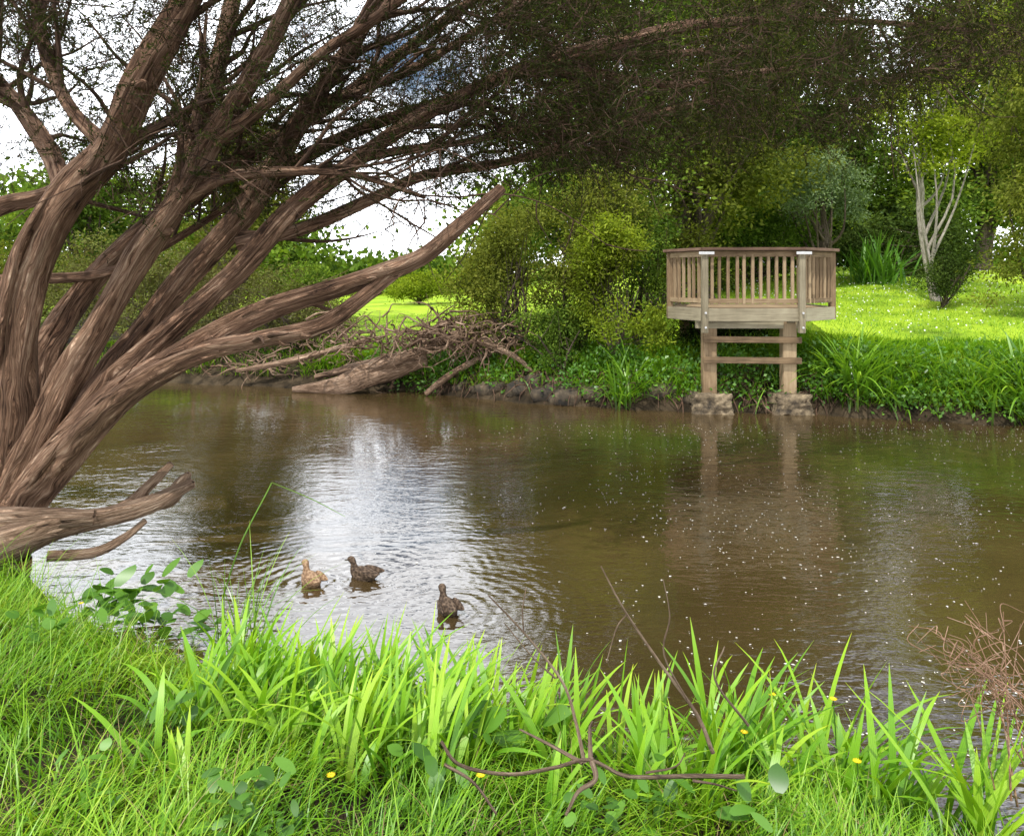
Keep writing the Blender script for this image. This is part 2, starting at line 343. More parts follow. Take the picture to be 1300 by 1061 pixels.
for li in range(8):
    C,r,T=subs[li]; n=len(C)
    for k in range(6):
        a0=rng.integers(0,n//2); a1=min(n-2,a0+rng.integers(n//4,n//2)); ph=rng.uniform(0,6.28)
        up=np.array([0,1.,0]); idxs=np.arange(a0,a1,5)
        if len(idxs)<3: continue
        pts=[];rs=[]
        for j,i in enumerate(idxs):
            s=np.cross(T[i],up); s/=np.linalg.norm(s); u2=np.cross(s,T[i]); an=ph+j*0.1
            pts.append(C[i]+(s*math.cos(an)+u2*math.sin(an))*r[i]*0.87); rs.append(r[i]*0.22*(math.sin(math.pi*(j+.5)/len(idxs))+.2))
        tube(mb,np.array(pts),np.array(rs),7,3,0.1,0.5,0,90+k)
    # loose peeling strips of bark
    for k in range(26):
        i=rng.integers(2,n-3); dd=rng.normal(size=3); dd-=T[i]*dd.dot(T[i]); dd/=np.linalg.norm(dd); sd_=np.cross(dd,T[i])
        ln=rng.uniform(.08,.25); w_=rng.uniform(.006,.014); pp_=C[i]+dd*r[i]*1.0; vv=[]
        for j in range(4):
            t_=j/3; c_=pp_+T[i]*ln*t_*(1 if k%2 else -1)+dd*(.004+.03*t_*t_)*(ln/.2); ww=w_*(1-.7*t_); vv+=[c_-sd_*ww,c_+sd_*ww]
        mb.add(np.array(vv),[[0,1,3,2],[2,3,5,4],[4,5,7,6]],[[0,0],[.1,0],[0,.05],[.1,.05],[0,.1],[.1,.1],[0,.15],[.1,.15]],.5,0)
    for k in range(3):
        i=rng.integers(n//4,n-4); dd=rng.normal(size=3); dd-=T[i]*dd.dot(T[i]); dd/=np.linalg.norm(dd)
        tube(mb,np.array([C[i]+dd*r[i]*.5,C[i]+dd*r[i]*1.0+T[i]*.02,C[i]+dd*r[i]*1.2+T[i]*.05]),np.array([r[i]*.6,r[i]*.4,r[i]*.15]),10,4,.15,.5,0,k)
for li,(C,r,T) in enumerate(subs):
    if li in (4,5): cnt=3
    else: cnt=11
    n=len(C)
    for k in range(cnt):
        i=int(rng.uniform(0.42,0.99)*(n-1))
        if C[i,2]<2.2 and li not in (4,5): continue
        d=T[i]+rng.normal(0,0.5,3)+np.array([0.25,0.1,0.3]); d/=np.linalg.norm(d)
        ln=rng.uniform(0.5,1.5) if li not in (4,5) else rng.uniform(.15,.4); r0=min(r[i]*0.5,0.03)
        pts=[C[i]]; dd=d.copy()
        for s_ in range(5):
            dd=dd+rng.normal(0,0.22,3)+np.array([0.05,0,0.02]); dd/=np.linalg.norm(dd); pts.append(pts[-1]+dd*ln/5)
        pts=np.array(pts); tube(mb,pts,np.linspace(r0,0.003,6),6,3,0.05,0.5,1,k)
        if li in (4,5): continue
        for q_ in range(5):
            j=rng.integers(1,6); d2=dd+rng.normal(0,0.7,3); d2/=np.linalg.norm(d2); l2=rng.uniform(.25,.7)
            p2=[pts[j]]
            for s_ in range(3):
                d2=d2+rng.normal(0,0.25,3); d2/=np.linalg.norm(d2); p2.append(p2[-1]+d2*l2/3)
            tube(mb,np.array(p2),np.array([.006,.004,.003,.0015]),4,2,0,0.5,1,q_)
            tips.append(p2[-1]); tips.append(p2[2])
mb.build('trunk_and_limbs',[barkA,twigM],root)
def low_z(x): return np.interp(x,[-5,-3,-2,-1,0,1,1.8,3,3.7,4.6],[2.8,2.9,2.95,2.95,2.9,3.0,3.15,3.3,3.6,4.1])
cl=[np.array(t) for t in tips if t[2]>2.5 and rng.uniform()<.5]
k=0
while k<1080:
    x=rng.uniform(-5.5,4.7); y=rng.uniform(4.2,8.3); z=low_z(x)+abs(rng.normal(0,0.8))
    if z>5.2: continue
    g=mnoise.noise(Vector((x*1.5,y*1.5,z*1.7)))
    thr=0.08 if x<-.6 else -0.16
    if g<thr: continue
    if x<-.8 and rng.uniform()<0.5: k+=0.5; continue
    cl.append(np.array([x,y,z])); k+=1
cl=np.array(cl)
fb=MB()
ns=9; n=len(cl)*ns
cc=np.repeat(cl,ns,0); ct=np.repeat(rng.uniform(0,1,len(cl)),ns)
sp=cc+rng.normal(0,0.11,(n,3))
sd=(sp-cc)*3+rng.normal(0,0.5,(n,3))+np.array([0.15,0,-0.15]); sd/=np.linalg.norm(sd,axis=1)[:,None]
sl=rng.uniform(0.12,0.26,n)
NL=18
tt=np.tile(np.linspace(0.08,1,NL),n); P0=np.repeat(sp,NL,0); D0=np.repeat(sd,NL,0); L0=np.repeat(sl,NL)
pos=P0+D0*(tt*L0)[:,None]; dr=D0*0.8+rng.normal(0,0.6,(n*NL,3))
leaves(fb,pos,dr,rng.uniform(0.02,0.042,n*NL),0.008,np.repeat(ct,NL))
fb.build('needle_foliage',needle,root)
tw=MB(); leaves(tw,sp,sd,sl,0.006,0.5); leaves(tw,sp-sd*0.15,sd+rng.normal(0,.3,(n,3)),0.25,0.005,0.5)
tw.build('twigs',twigM,root)

# ------------------------------------------------------------------ generic plants
def plant(name, base, lobes, nclump, cr, lpc, ll, lw, lm, bm=barkB, tr=0.12, limbs=14, droop=0.1, gap=-0.15, gs=0.8, stems=1, tint_bias=0.0):
    base=np.array([base[0],base[1],float(height(base[0],base[1]))-0.1])
    root=empty(name); C=[]
    w=np.array([l[3]*l[4]*l[5] for l in lobes]); w=w/w.sum(); tries=0
    off=rng.uniform(0,50)
    while len(C)<nclump and tries<nclump*20:
        tries+=1; l=lobes[rng.choice(len(lobes),p=w)]
        d=rng.normal(size=3); d/=np.linalg.norm(d); rr=rng.uniform(0.02,1)**0.42
        c=np.array(l[:3])+d*rr*np.array(l[3:6])*(1+0.18*rng.normal())
        if c[2]<base[2]+0.12: continue
        if mnoise.noise(Vector(tuple(c*gs+off)))<gap: continue
        C.append(c)
    C=np.array(C); n=len(C)*lpc
    cc=np.repeat(C,lpc,0); crr=np.repeat(cr*rng.uniform(0.6,1.35,len(C)),lpc)[:,None]
    off_=rng.normal(size=(n,3))*crr*np.array([0.55,0.55,0.36])
    pos=cc+off_; dr=off_/crr+rng.normal(0,0.6,(n,3))-np.array([0,0,droop])
    t=np.clip(np.repeat(np.clip(rng.normal(0.45+tint_bias,0.28,len(C)),0,1),lpc)+rng.normal(0,.08,n),0,1)
    fb=MB(); leaves(fb,pos,dr,ll*rng.uniform(0.6,1.3,n),lw*rng.uniform(.7,1.2,n),t)
    fb.build('foliage',lm,root)
    tb=MB(); cen=np.average(np.array([l[:3] for l in lobes]),axis=0,weights=w)
    for s_ in range(stems):
        top=cen+rng.normal(0,0.15+0.3*(stems>1),3)*np.array([1,1,.3]); b0=base+np.array([rng.normal(0,.12*(stems>1)),rng.normal(0,.12*(stems>1)),0])
        mid=b0*0.5+top*0.5+rng.normal(0,0.05*np.linalg.norm(top-b0),3)*np.array([1,1,0])
        Ct,r,T=tube(tb,np.array([b0,b0*.75+mid*.25+rng.normal(0,.03,3),mid,top]),np.array([tr*1.3,tr,tr*.75,tr*.35]),9,6,0.1,.5,0,s_)
        for k in range(limbs):
            c=C[rng.integers(len(C))]; i=int(rng.uniform(0.35,0.98)*(len(Ct)-1)); a=Ct[i]
            if c[2]<a[2]-0.3: i=int(0.3*len(Ct)); a=Ct[i]
            m1=a*.6+c*.4+np.array([0,0,-.04])*np.linalg.norm(c-a)+rng.normal(0,.06,3)*np.linalg.norm(c-a)
            tube(tb,np.array([a,m1,c]),np.array([min(r[i]*.6,tr*.45),tr*.22,tr*.06]),6,4,0.05,.5,0,k)
    tb.build('trunk',bm,root)
    return root
olive=leafmat('olive_leaf_mat',[(0.028,0.036,0.008),(0.075,0.095,0.016),(0.155,0.185,0.03),(0.28,0.30,0.06)],0.38,.5,0.0)
mid=leafmat('green_leaf_mat',[(0.02,0.04,0.008),(0.055,0.10,0.015),(0.12,0.195,0.03),(0.24,0.33,0.05)],0.38,.5,.0)
yel=leafmat('spring_leaf_mat',[(0.08,0.11,0.012),(0.17,0.235,0.02),(0.30,0.38,0.04),(0.44,0.50,0.08)],0.42,.5,.0)
blue=leafmat('bluegreen_leaf_mat',[(0.04,0.07,0.035),(0.09,0.14,0.065),(0.17,0.24,0.12),(0.26,0.33,0.18)],0.3,.5,0)
dark=leafmat('dark_leaf_mat',[(0.01,0.018,0.006),(0.028,0.046,0.012),(0.055,0.09,0.02),(0.10,0.145,0.03)],0.3,.5,.0)
scrub=leafmat('scrub_leaf_mat',[(0.05,0.035,0.02),(0.08,0.07,0.03),(0.12,0.13,0.04),(0.2,0.23,0.06)],0.3,.5,.0)

plant('bank_shrub',(0.0,13.4),[(-0.1,13.4,1.8,.9,.6,1.0),(0.35,13.2,2.7,.8,.6,.7)],170,.24,75,.065,.03,olive,tr=.03,stems=4,limbs=12,tint_bias=.15)
plant('bank_shrub',(1.75,12.5),[(1.8,12.5,1.4,.65,.5,.8),(1.6,12.5,2.3,.55,.45,.6)],150,.2,75,.07,.032,yel,tr=.025,stems=5,limbs=10,tint_bias=-.2)
plant('bank_shrub',(0.95,13.0),[(1.0,13.1,2.4,1.0,.7,1.2),(1.7,13.5,3.1,.8,.6,.8)],240,.26,80,.065,.032,olive,tr=.035,stems=4,limbs=14,tint_bias=.2)
plant('bank_shrub',(0.9,12.5),[(.9,12.6,1.1,.75,.4,.5)],90,.2,75,.06,.03,mid,tr=.02,stems=4,limbs=8,tint_bias=.1)
plant('bank_shrub',(2.2,13.4),[(2.2,13.5,2.2,.6,.6,1.2)],90,.25,70,.07,.03,mid,tr=.03,stems=3,limbs=8)
plant('deck_shade_shrub',(3.4,12.7),[(3.4,12.6,.85,.95,.4,.45)],90,.2,75,.06,.03,dark,tr=.02,stems=3,limbs=6)  # dark foliage added beneath the deck to deepen the shadow there
plant('broadleaf_tree',(1.6,16.5),[(1.5,16.5,4.2,2.0,1.6,1.9),(1.9,16.8,7.4,2.3,2.0,2.4)],360,.42,120,.12,.06,mid,tr=.2,limbs=26,gap=-.3)
plant('broadleaf_tree',(4.6,18.5),[(4.8,18.5,4.9,2.4,1.8,1.8),(4.6,19,8.2,2.6,2,2.8)],360,.45,120,.13,.065,olive,tr=.22,limbs=26,gap=-.3)
plant('broadleaf_tree',(8.6,25),[(9.3,25,6.8,3.4,2.2,2.8),(8.8,25.5,10.5,3.2,2.4,3)],330,.6,120,.18,.09,mid,tr=.3,limbs=26,tint_bias=-.1,gap=-.25)
plant('broadleaf_tree',(14.5,24),[(14,24,5.6,2.8,2.2,2.8),(15.5,24.5,9.5,3,2.2,3)],320,.55,120,.18,.09,mid,tr=.25,limbs=22,tint_bias=.15,gap=-.1)
plant('broadleaf_tree',(19,26),[(19,26,6,3.2,2.4,3.8),(19,26,11,3,2.4,3)],260,.6,115,.2,.1,olive,tr=.3,limbs=22)
plant('broadleaf_tree',(12.6,31),[(12.6,31,5.0,4,2,2.8)],200,.7,115,.24,.12,dark,tr=.3,limbs=18,tint_bias=.2,gap=-.4)
plant('round_crown_tree',(8.0,20),[(7.9,20,4.4,1.25,1.1,.75),(8.5,20.2,3.9,.7,.7,.45)],130,.3,110,.09,.035,blue,tr=.13,limbs=18,gap=-.3,tint_bias=.2)
plant('slender_pale_tree',(9.35,17),[(9.3,17,5.6,1.3,1.1,1.4),(9.9,17.2,7.4,1.2,1,1.2)],130,.32,90,.1,.05,yel,barkG,tr=.085,limbs=18,gap=-.05)
plant('weeping_shrub_tree',(9.7,14.2),[(9.5,14.2,3.1,1.1,1.0,1.6),(10.3,14.6,5.4,1.6,1.1,1.9)],280,.3,110,.085,.034,olive,tr=.09,limbs=22,droop=.6,tint_bias=.25)
plant('dark_shrub',(10.4,22),[(10.4,22,3.0,1.3,.9,1.0),(12,22.4,2.9,1.3,.9,1.1)],150,.35,100,.13,.055,dark,tr=.05,stems=3,tint_bias=.2)
plant('dark_shrub',(5.2,21),[(5.6,21,2.8,2.2,.9,1.1)],130,.38,110,.13,.055,mid,tr=.05,stems=4)
plant('dark_shrub',(6.9,22.5),[(7.2,22.5,3.1,2.0,.9,1.1)],130,.38,110,.13,.055,mid,tr=.05,stems=4,tint_bias=-.1)
plant('dark_shrub',(3.4,17.5),[(3.5,17.5,2.5,1.2,.7,1.0)],90,.3,100,.1,.045,olive,tr=.04,stems=4,tint_bias=-.05)
plant('garden_shrub',(9.05,16),[(9.1,16,2.05,.55,.5,.4)],50,.18,110,.05,.03,dark,tr=.03,stems=2)
plant('scrub_bush',(-3.8,15.2),[(-3.8,15.2,1.2,1.0,.8,.65),(-5.2,15.2,1.5,1.2,.8,.85)],220,.27,80,.065,.026,scrub,tr=.03,stems=5,limbs=16,tint_bias=.1,gap=-.3)
plant('scrub_bush',(-6.8,15.6),[(-6.8,15.6,1.6,1.6,.9,1.2),(-8.8,16.2,1.8,1.5,.9,1.2)],260,.3,80,.075,.03,scrub,tr=.03,stems=5,limbs=14,tint_bias=.3,gap=-.3)
plant('scrub_bush',(-11.5,17.2),[(-11.4,17.4,1.8,2.0,.9,1.1)],140,.32,80,.09,.035,olive,tr=.03,stems=5,limbs=14,gap=-.3)
plant('broadleaf_tree',(-7.2,20),[(-7.2,20,4.0,1.7,1.6,1.9),(-7.2,20.5,5.6,1.2,1.3,1.2)],200,.42,120,.12,.06,olive,tr=.18,limbs=22,tint_bias=.0,gap=-.05)
plant('broadleaf_tree',(-12,22),[(-12,22,3.6,2.2,2,1.8)],130,.5,120,.15,.075,mid,tr=.22,limbs=22,gap=-.0)
fb=MB(); C=[]
for k in range(900):
    a=rng.uniform(-1.05,1.05); d=rng.uniform(42,60)
    t=math.tan(a); top=11+3*math.sin(a*9)+2*math.sin(a*23+1)
    top=np.interp(t,[-1,-.36,-.31,-.27,-.24,-.05,-.02,.05],[top*.55,top*.55,6,4.2,2.8,2.7,6,top])
    x=d*t
    z=1.3+(top-1.3)*rng.uniform(0,1)**0.8; C.append((x,d,z))
C=np.array(C); lp=100; n=len(C)*lp; cc=np.repeat(C,lp,0); o_=rng.normal(size=(n,3))*np.array([1.6,1.2,.65])
o_[:,2]*=np.where(cc[:,2]<3.4,.45,1.0)
leaves(fb,cc+o_,rng.normal(size=(n,3)),.42,.27,np.repeat(rng.uniform(0,1,len(C)),lp)); fb.build('distant_trees',mid)
for (x,y,z,rx,rz,mt,tb_) in [(-3.6,30,1.6,1.6,.5,yel,-.1),(-6.8,26,1.7,1.1,.6,mid,.2),(-.4,20,2.3,.8,1.0,olive,.2),(-8.4,22.5,1.8,1.3,.7,olive,.1),(-10.5,23.5,1.9,1.5,.8,mid,0)]:
    plant('border_shrub',(x,y),[(x,y,z,rx,.7,rz)],80,.26,90,.1,.05,mt,tr=.04,stems=3,limbs=8,tint_bias=tb_,gap=-.4)

# ------------------------------------------------------------------ viewing platform
woodL=woodmat('weathered_timber_mat',(0.085,0.055,0.03),(0.215,0.145,0.08),(0.37,0.275,0.165))
woodR=woodmat('stained_handrail_mat',(0.065,0.036,0.024),(0.13,0.077,0.05),(0.22,0.14,0.095))
woodG=woodmat('grey_beam_mat',(0.11,0.088,0.055),(0.235,0.20,0.13),(0.37,0.325,0.22))
metal,nt,nd,lk=newmat('galvanised_mat'); o_=nd.new('ShaderNodeOutputMaterial'); pp=nd.new('ShaderNodeBsdfPrincipled'); nn=noise(nd,lk,40); rr_=ramp(nd,[(0.3,(0.4,0.4,0.4)),(0.7,(0.65,0.65,0.63))]); lk.new(nn.outputs[0],rr_.inputs[0]); lk.new(rr_.outputs[0],pp.inputs['Base Color']); pp.inputs['Roughness'].default_value=.5; lk.new(pp.outputs[0],o_.inputs[0])
plat=empty('viewing_platform')
def beam(name,a,b,w,h,mat,bev=0.006,parent=plat):
    a=Vector(a); b=Vector(b); d=b-a; L=d.length
    bm=bmesh.new(); bmesh.ops.create_cube(bm,size=1); bmesh.ops.scale(bm,vec=(L,w,h),verts=bm.verts)
    bmesh.ops.bevel(bm,geom=bm.edges[:],offset=bev,segments=2,affect='EDGES')
    me=bpy.data.meshes.new(name); bm.to_mesh(me); bm.free(); me.materials.append(mat)
    o=bpy.data.objects.new(name,me); S.collection.objects.link(o); o.parent=parent
    xax=d.normalized(); up=Vector((0,0,1)) if abs(xax.z)<.9 else Vector((0,1,0))
    yax=up.cross(xax).normalized(); zax=xax.cross(yax)
    M=Matrix((xax,yax,zax)).transposed().to_4x4(); M.translation=(a+b)/2; o.matrix_world=M
    return o
PL=[(2.9,13.5),(2.45,12.0),(2.78,11.2),(4.16,11.15),(4.86,11.75),(4.95,13.3)]
zf=1.50; zt=2.38
for i in range(18):
    y=11.2+i*0.128
    xl=np.interp(y,[11.15,11.2,12.0,13.5],[2.8,2.80,2.47,2.92]); xr=np.interp(y,[11.15,11.75,13.3],[4.14,4.84,4.93])
    beam('deck_board_%d'%i,(xl,y+.06,zf),(xr,y+.06,zf),.12,.035,woodL,.004)
for i in range(5):
    a,b_=PL[i],PL[i+1]; a=np.array(a); b_=np.array(b_); d=(b_-a)/np.linalg.norm(b_-a); nrm=np.array([d[1],-d[0]])
    if nrm.dot(np.array([3.7,12.5])-a)>0: nrm=-nrm
    o1=nrm*0.03; A=a+o1; B=b_+o1
    beam('fascia_%d'%i,(*A,zf-.06),(*B,zf-.06),.045,.19,woodG)
    beam('bottom_rail_%d'%i,(*a,zf+.14),(*b_,zf+.14),.045,.07,woodL)
    beam('upper_rail_%d'%i,(*a,zt-.06),(*b_,zt-.06),.05,.085,woodL)
    e=d*0.05; beam('handrail_%d'%i,(*(a-e),zt+.008+i*.001),(*(b_+e),zt+.008+i*.001),.2,.045,woodR)
    L=np.linalg.norm(b_-a); nb_=max(2,int(L/0.115))
    for k in range(1,nb_):
        q=a+(b_-a)*k/nb_+rng.normal(0,.006,2); beam('baluster_%d_%d'%(i,k),(*q,zf+.10),(*q,zt-.07),.042,.042,woodL,.003)
for i,(x,y) in enumerate(PL):
    fr_=i in (2,3)
    beam('corner_post_%d'%i,(x,y-.04 if fr_ else y,zf-.32 if fr_ else zf-.15),(x,y-.04 if fr_ else y,zt-.022),.09,.085,woodG if fr_ else woodL)
for i,(x,y) in enumerate([(2.78,11.09),(4.16,11.04)]):
    beam('bracket_%d'%i,(x-.1,y-.003,zt-.05),(x+.12,y-.003,zt-.05),.012,.04,metal,.002)
    for kz in (zf-.24,zf-.03):
        beam('bolt_%d'%i,(x,y+.02,kz),(x,y-.01,kz),.03,.03,metal,.006)
SP=[(2.9,11.4),(4.05,11.35)]
for i,(x,y) in enumerate(SP):
    beam('support_post_%d'%i,(x,y,.25),(x,y,zf-.13),.2,.17,woodL,.012)
    beam('rear_post_%d'%i,(x,y+1.5,.5),(x,y+1.5,zf-.13),.17,.17,woodL,.012)
    beam('joist_%d'%i,(x,11.2,zf-.1),(x,13.3,zf-.1),.1,.16,woodG)
for i,z in enumerate((1.08,.78)):
    beam('cross_beam_%d'%i,(2.78,11.27,z),(4.2,11.22,z-.01),.05,.09,woodL)
beam('bearer',(2.7,11.36,zf-.2),(4.25,11.33,zf-.2),.12,.13,woodG)
def rock(c,s,seed,sub=3,boxy=0.0):
    bm=bmesh.new(); bmesh.ops.create_icosphere(bm,subdivisions=sub,radius=1)
    vs=np.array([v.co[:] for v in bm.verts]); fs=np.array([[v.index for v in f.verts] for f in bm.faces]); bm.free()
    if boxy: vs=vs/np.maximum(np.abs(vs).max(1),1e-6)[:,None]*boxy+vs*(1-boxy)
    k=np.array([1+0.3*mnoise.noise(Vector(tuple(v*1.3+seed*7.1)))+.22*mnoise.noise(Vector(tuple(v*4+seed))) for v in vs])
    vs=vs*k[:,None]*np.array(s)+np.array(c)
    return vs,fs
def tri_obj(name,parts,mat,parent=None):
    V_=[];F_=[];n=0
    for v,f in parts: V_.append(v);F_+=[tuple(int(a)+n for a in t) for t in f]; n+=len(v)
    me=bpy.data.meshes.new(name); me.from_pydata(np.concatenate(V_).tolist(),[],F_)
    for p_ in me.polygons: p_.use_smooth=True
    me.materials.append(mat); o=bpy.data.objects.new(name,me); S.collection.objects.link(o); o.parent=parent; return o
stone=stonemat('stone_mat',(0.03,0.022,0.013),(0.13,0.095,0.055),(0.3,0.23,0.14),9)
wet=stonemat('wet_rock_mat',(0.012,0.009,0.006),(0.05,0.036,0.02),(0.13,0.095,0.055),6)
for i,(x,y) in enumerate(SP):
    tri_obj('stone_footing_%d'%i,[rock((x+(.02,.03)[i],y,.12),(.27,.22,.17),i*5+3,4,.92)],stone,plat)
parts=[]
for k in range(46):
    x=rng.uniform(-1.8,3.0); y=np.interp(x,FX,FY)+rng.uniform(.1,.45); s=rng.uniform(.05,.2)
    parts.append(rock((x,y,float(height(x,y))*.6+rng.uniform(-.03,.06)),(s*1.3,s,s*.8),k,2,.45))
tri_obj('bank_rocks',parts,wet)

# ------------------------------------------------------------------ driftwood heap on the far bank
mb=MB()
for k,(P,R) in enumerate([
   ([V(372,494,13.3),V(430,488,13.2),V(480,472,13.2),V(540,455,13.4)],[.05,.13,.17,.12]),
   ([V(470,470,13.1),V(520,452,13.1),V(580,425,13.2),V(640,418,13.4)],[.04,.07,.1,.09]),
   ([V(400,478,13.5),V(470,462,13.5),V(560,440,13.6)],[.05,.09,.06]),
   ([V(540,500,12.9),V(580,470,13.0),V(640,440,13.2)],[.04,.06,.05]),
   ([V(600,430,12.8),V(650,450,12.7),V(680,475,12.6)],[.05,.04,.02]),
   ([V(300,470,14.0),V(380,455,13.9),V(470,430,13.8)],[.03,.06,.04]),
   ([V(520,440,13.3),V(560,412,13.3),V(610,402,13.4),V(660,418,13.5)],[.03,.05,.06,.03])]):
    tube(mb,np.array(P),np.array(R),11,6,.16,.5,0,k)
rc=V(610,425,13.0)
for k in range(660):
    if k%3==0: c=rc+rng.normal(0,1,3)*np.array([.5,.25,.16])
    elif k%3==1: c=rc+rng.normal(0,1,3)*np.array([.4,.25,.13])+np.array([-rng.uniform(0,2.6),.15,-.05])
    else:
        x=rng.uniform(-6.5,-1.2); y=np.interp(x,FX,FY)+rng.uniform(.1,1.1); c=np.array([x,y,float(height(x,y))+rng.uniform(.0,.35)])
    c[2]=max(c[2],.3)
    d=rng.normal(size=3)*np.array([1,.5,.5]); d/=np.linalg.norm(d); L=rng.uniform(.25,.85); pts=[c]
    for s_ in range(4):
        d=d+rng.normal(0,.45,3)+np.array([0,0,-.10]); d/=np.linalg.norm(d); pts.append(pts[-1]+d*L/4)
    tube(mb,np.array(pts),np.linspace(rng.uniform(.008,.026),.003,5),5,3,.0,.5,0,k)
mb.build('driftwood_heap',deadM)
mb=MB()
for k in range(320):
    x=rng.uniform(-1.5,5.0); y=np.interp(x,FX,FY)+rng.uniform(.1,.6); c=np.array([x,y,float(height(x,y))+.05]); pts=[c]; d=np.array([rng.normal(0,.6),-.8,-.2])
    for s_ in range(4):
        d=d+rng.normal(0,.3,3)+np.array([0,0,-.35]); d/=np.linalg.norm(d); pts.append(pts[-1]+d*rng.uniform(.06,.16))
    tube(mb,np.array(pts),np.linspace(.012,.003,5),5,2,0,.5,0,k)
mb.build('exposed_roots',twigM)

# ------------------------------------------------------------------ grass & weeds
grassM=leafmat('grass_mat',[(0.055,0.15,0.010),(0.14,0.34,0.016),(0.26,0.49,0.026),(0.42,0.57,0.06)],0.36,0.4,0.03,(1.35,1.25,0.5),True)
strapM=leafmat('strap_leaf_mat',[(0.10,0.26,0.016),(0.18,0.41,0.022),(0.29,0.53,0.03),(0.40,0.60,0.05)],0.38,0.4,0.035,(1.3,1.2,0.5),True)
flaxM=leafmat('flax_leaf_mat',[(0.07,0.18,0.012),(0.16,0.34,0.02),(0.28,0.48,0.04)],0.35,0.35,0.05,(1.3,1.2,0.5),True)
weedM=leafmat('weed_leaf_mat',[(0.045,0.12,0.015),(0.09,0.22,0.02),(0.16,0.33,0.04)],0.35,0.4,0.04,(1.3,1.2,0.5),False)
strawM=leafmat('straw_mat',[(0.25,0.17,0.07),(0.45,0.35,0.17)],0.3,0.4,0.02,(1.2,1.1,0.8),False)
def near_pts(n,x0,x1,y0,y1,hmin=.03):
    x=rng.uniform(x0,x1,n); y=rng.uniform(y0,y1,n); z=height(x,y); ok=(z>hmin)&(y<np.interp(x,NX,NY)+.2)
    return np.column_stack([x,y,z])[ok]
g=MB()
b_=near_pts(135000,-5,2.6,1.3,6.6)
b_=b_[np.abs(b_[:,0])<b_[:,1]*.75+.5]
dn=(np.interp(b_[:,0],NX,NY)-b_[:,1])*.8
cl_=fbm(b_[:,0],b_[:,1],4.5,21); n=len(b_)
kp=rng.uniform(0,1,n)<np.clip(.8+.6*fbm(b_[:,0],b_[:,1],6,25),.1,1); b_,dn,cl_=b_[kp],dn[kp],cl_[kp]; n=len(b_)
az=fbm(b_[:,0],b_[:,1],2.6,22)*4+rng.normal(0,1.0,n)
L=(rng.uniform(.08,.27,n)+.09*cl_)*np.interp(dn,[0,.35,.9],[.55,.8,1.1])*np.interp(b_[:,1],[4.3,5.2],[1,.5]); L=np.clip(L,.05,.42)
blades(g,b_-np.array([0,0,.01]),az,rng.uniform(.05,.6,n),rng.uniform(.4,1.9,n),L,rng.uniform(.003,.0075,n),5,'grass',np.clip(.5+.5*cl_+rng.normal(0,.2,n),0,1))
k_=rng.choice(n,1500,replace=False)
blades(g,b_[k_],rng.uniform(0,6.28,1500),rng.uniform(.3,1.1,1500),rng.uniform(.2,1.2,1500),L[k_]*1.1,.003,4,'grass',rng.uniform(0,1,1500),1)
g.build('bank_grass',[grassM,strawM])
g=MB(); c_=near_pts(900,-1.35,2.5,2.25,3.8,.03)
dens=fbm(c_[:,0],c_[:,1],3.2,31)+.75; wx=np.interp(c_[:,0],[-1.35,-.9,1.4,2.2],[.3,1,1,.7])*np.interp(c_[:,1],[2.25,2.6,3.6],[.12,.75,1])
c_=c_[(rng.uniform(0,1,len(c_))<wx*np.clip(dens,0.2,1))]
nf=6; b_=np.repeat(c_,nf,0)+rng.normal(0,.022,(len(c_)*nf,3))*np.array([1,1,0]); n=len(b_)
fa=np.repeat(rng.normal(.4,.9,len(c_)),nf); fl_=np.repeat(rng.uniform(.75,1.2,len(c_)),nf)
az=fa+rng.normal(0,.45,n)+np.where(rng.uniform(0,1,n)<.25,3.14,0)
L=rng.uniform(.22,.50,n)*fl_*np.interp(b_[:,0],[-1,.3,1.2],[.92,.9,1.1])*np.interp(b_[:,1],[3.1,3.7],[1.02,.78])
blades(g,b_,az,rng.uniform(.03,.5,n),rng.uniform(.15,1.5,n),L,rng.uniform(.014,.036,n),8,'strap',np.clip(np.repeat(rng.normal(.45,.25,len(c_)),nf)+rng.normal(0,.12,n),0,1))
g.build('montbretia_leaves',strapM)
def tuft(name,c,n,L,W,spread,mat,bend=(.3,1.4),lean=(.05,.6),prof='strap',azr=None,zoff=0):
    g=MB(); a=rng.uniform(0,6.28,n) if azr is None else rng.uniform(azr[0],azr[1],n)
    x=c[0]+rng.normal(0,spread,n); y=c[1]+rng.normal(0,spread,n); z=np.maximum(height(x,y),0)-.02+zoff
    blades(g,np.column_stack([x,y,z]),a,rng.uniform(*lean,n),rng.uniform(*bend,n),rng.uniform(L*.55,L*1.1,n),rng.uniform(W*.6,W*1.1,n),7,prof)
    return g.build(name,mat)
tuft('reed_tuft',(-1.42,4.0),48,.7,.010,.07,flaxM,(.1,1.6),(.02,.4),'grass')
tuft('reed_tuft',(-2.7,4.2),300,.42,.007,.25,grassM,(.4,1.8),(.05,.6),'grass')
tuft('reed_tuft',(-3.1,4.1),300,.48,.007,.3,grassM,(.4,1.8),(.05,.6),'grass')
tuft('reed_tuft',(-2.1,3.95),200,.36,.006,.2,grassM,(.4,1.8),(.05,.6),'grass')
g=MB()
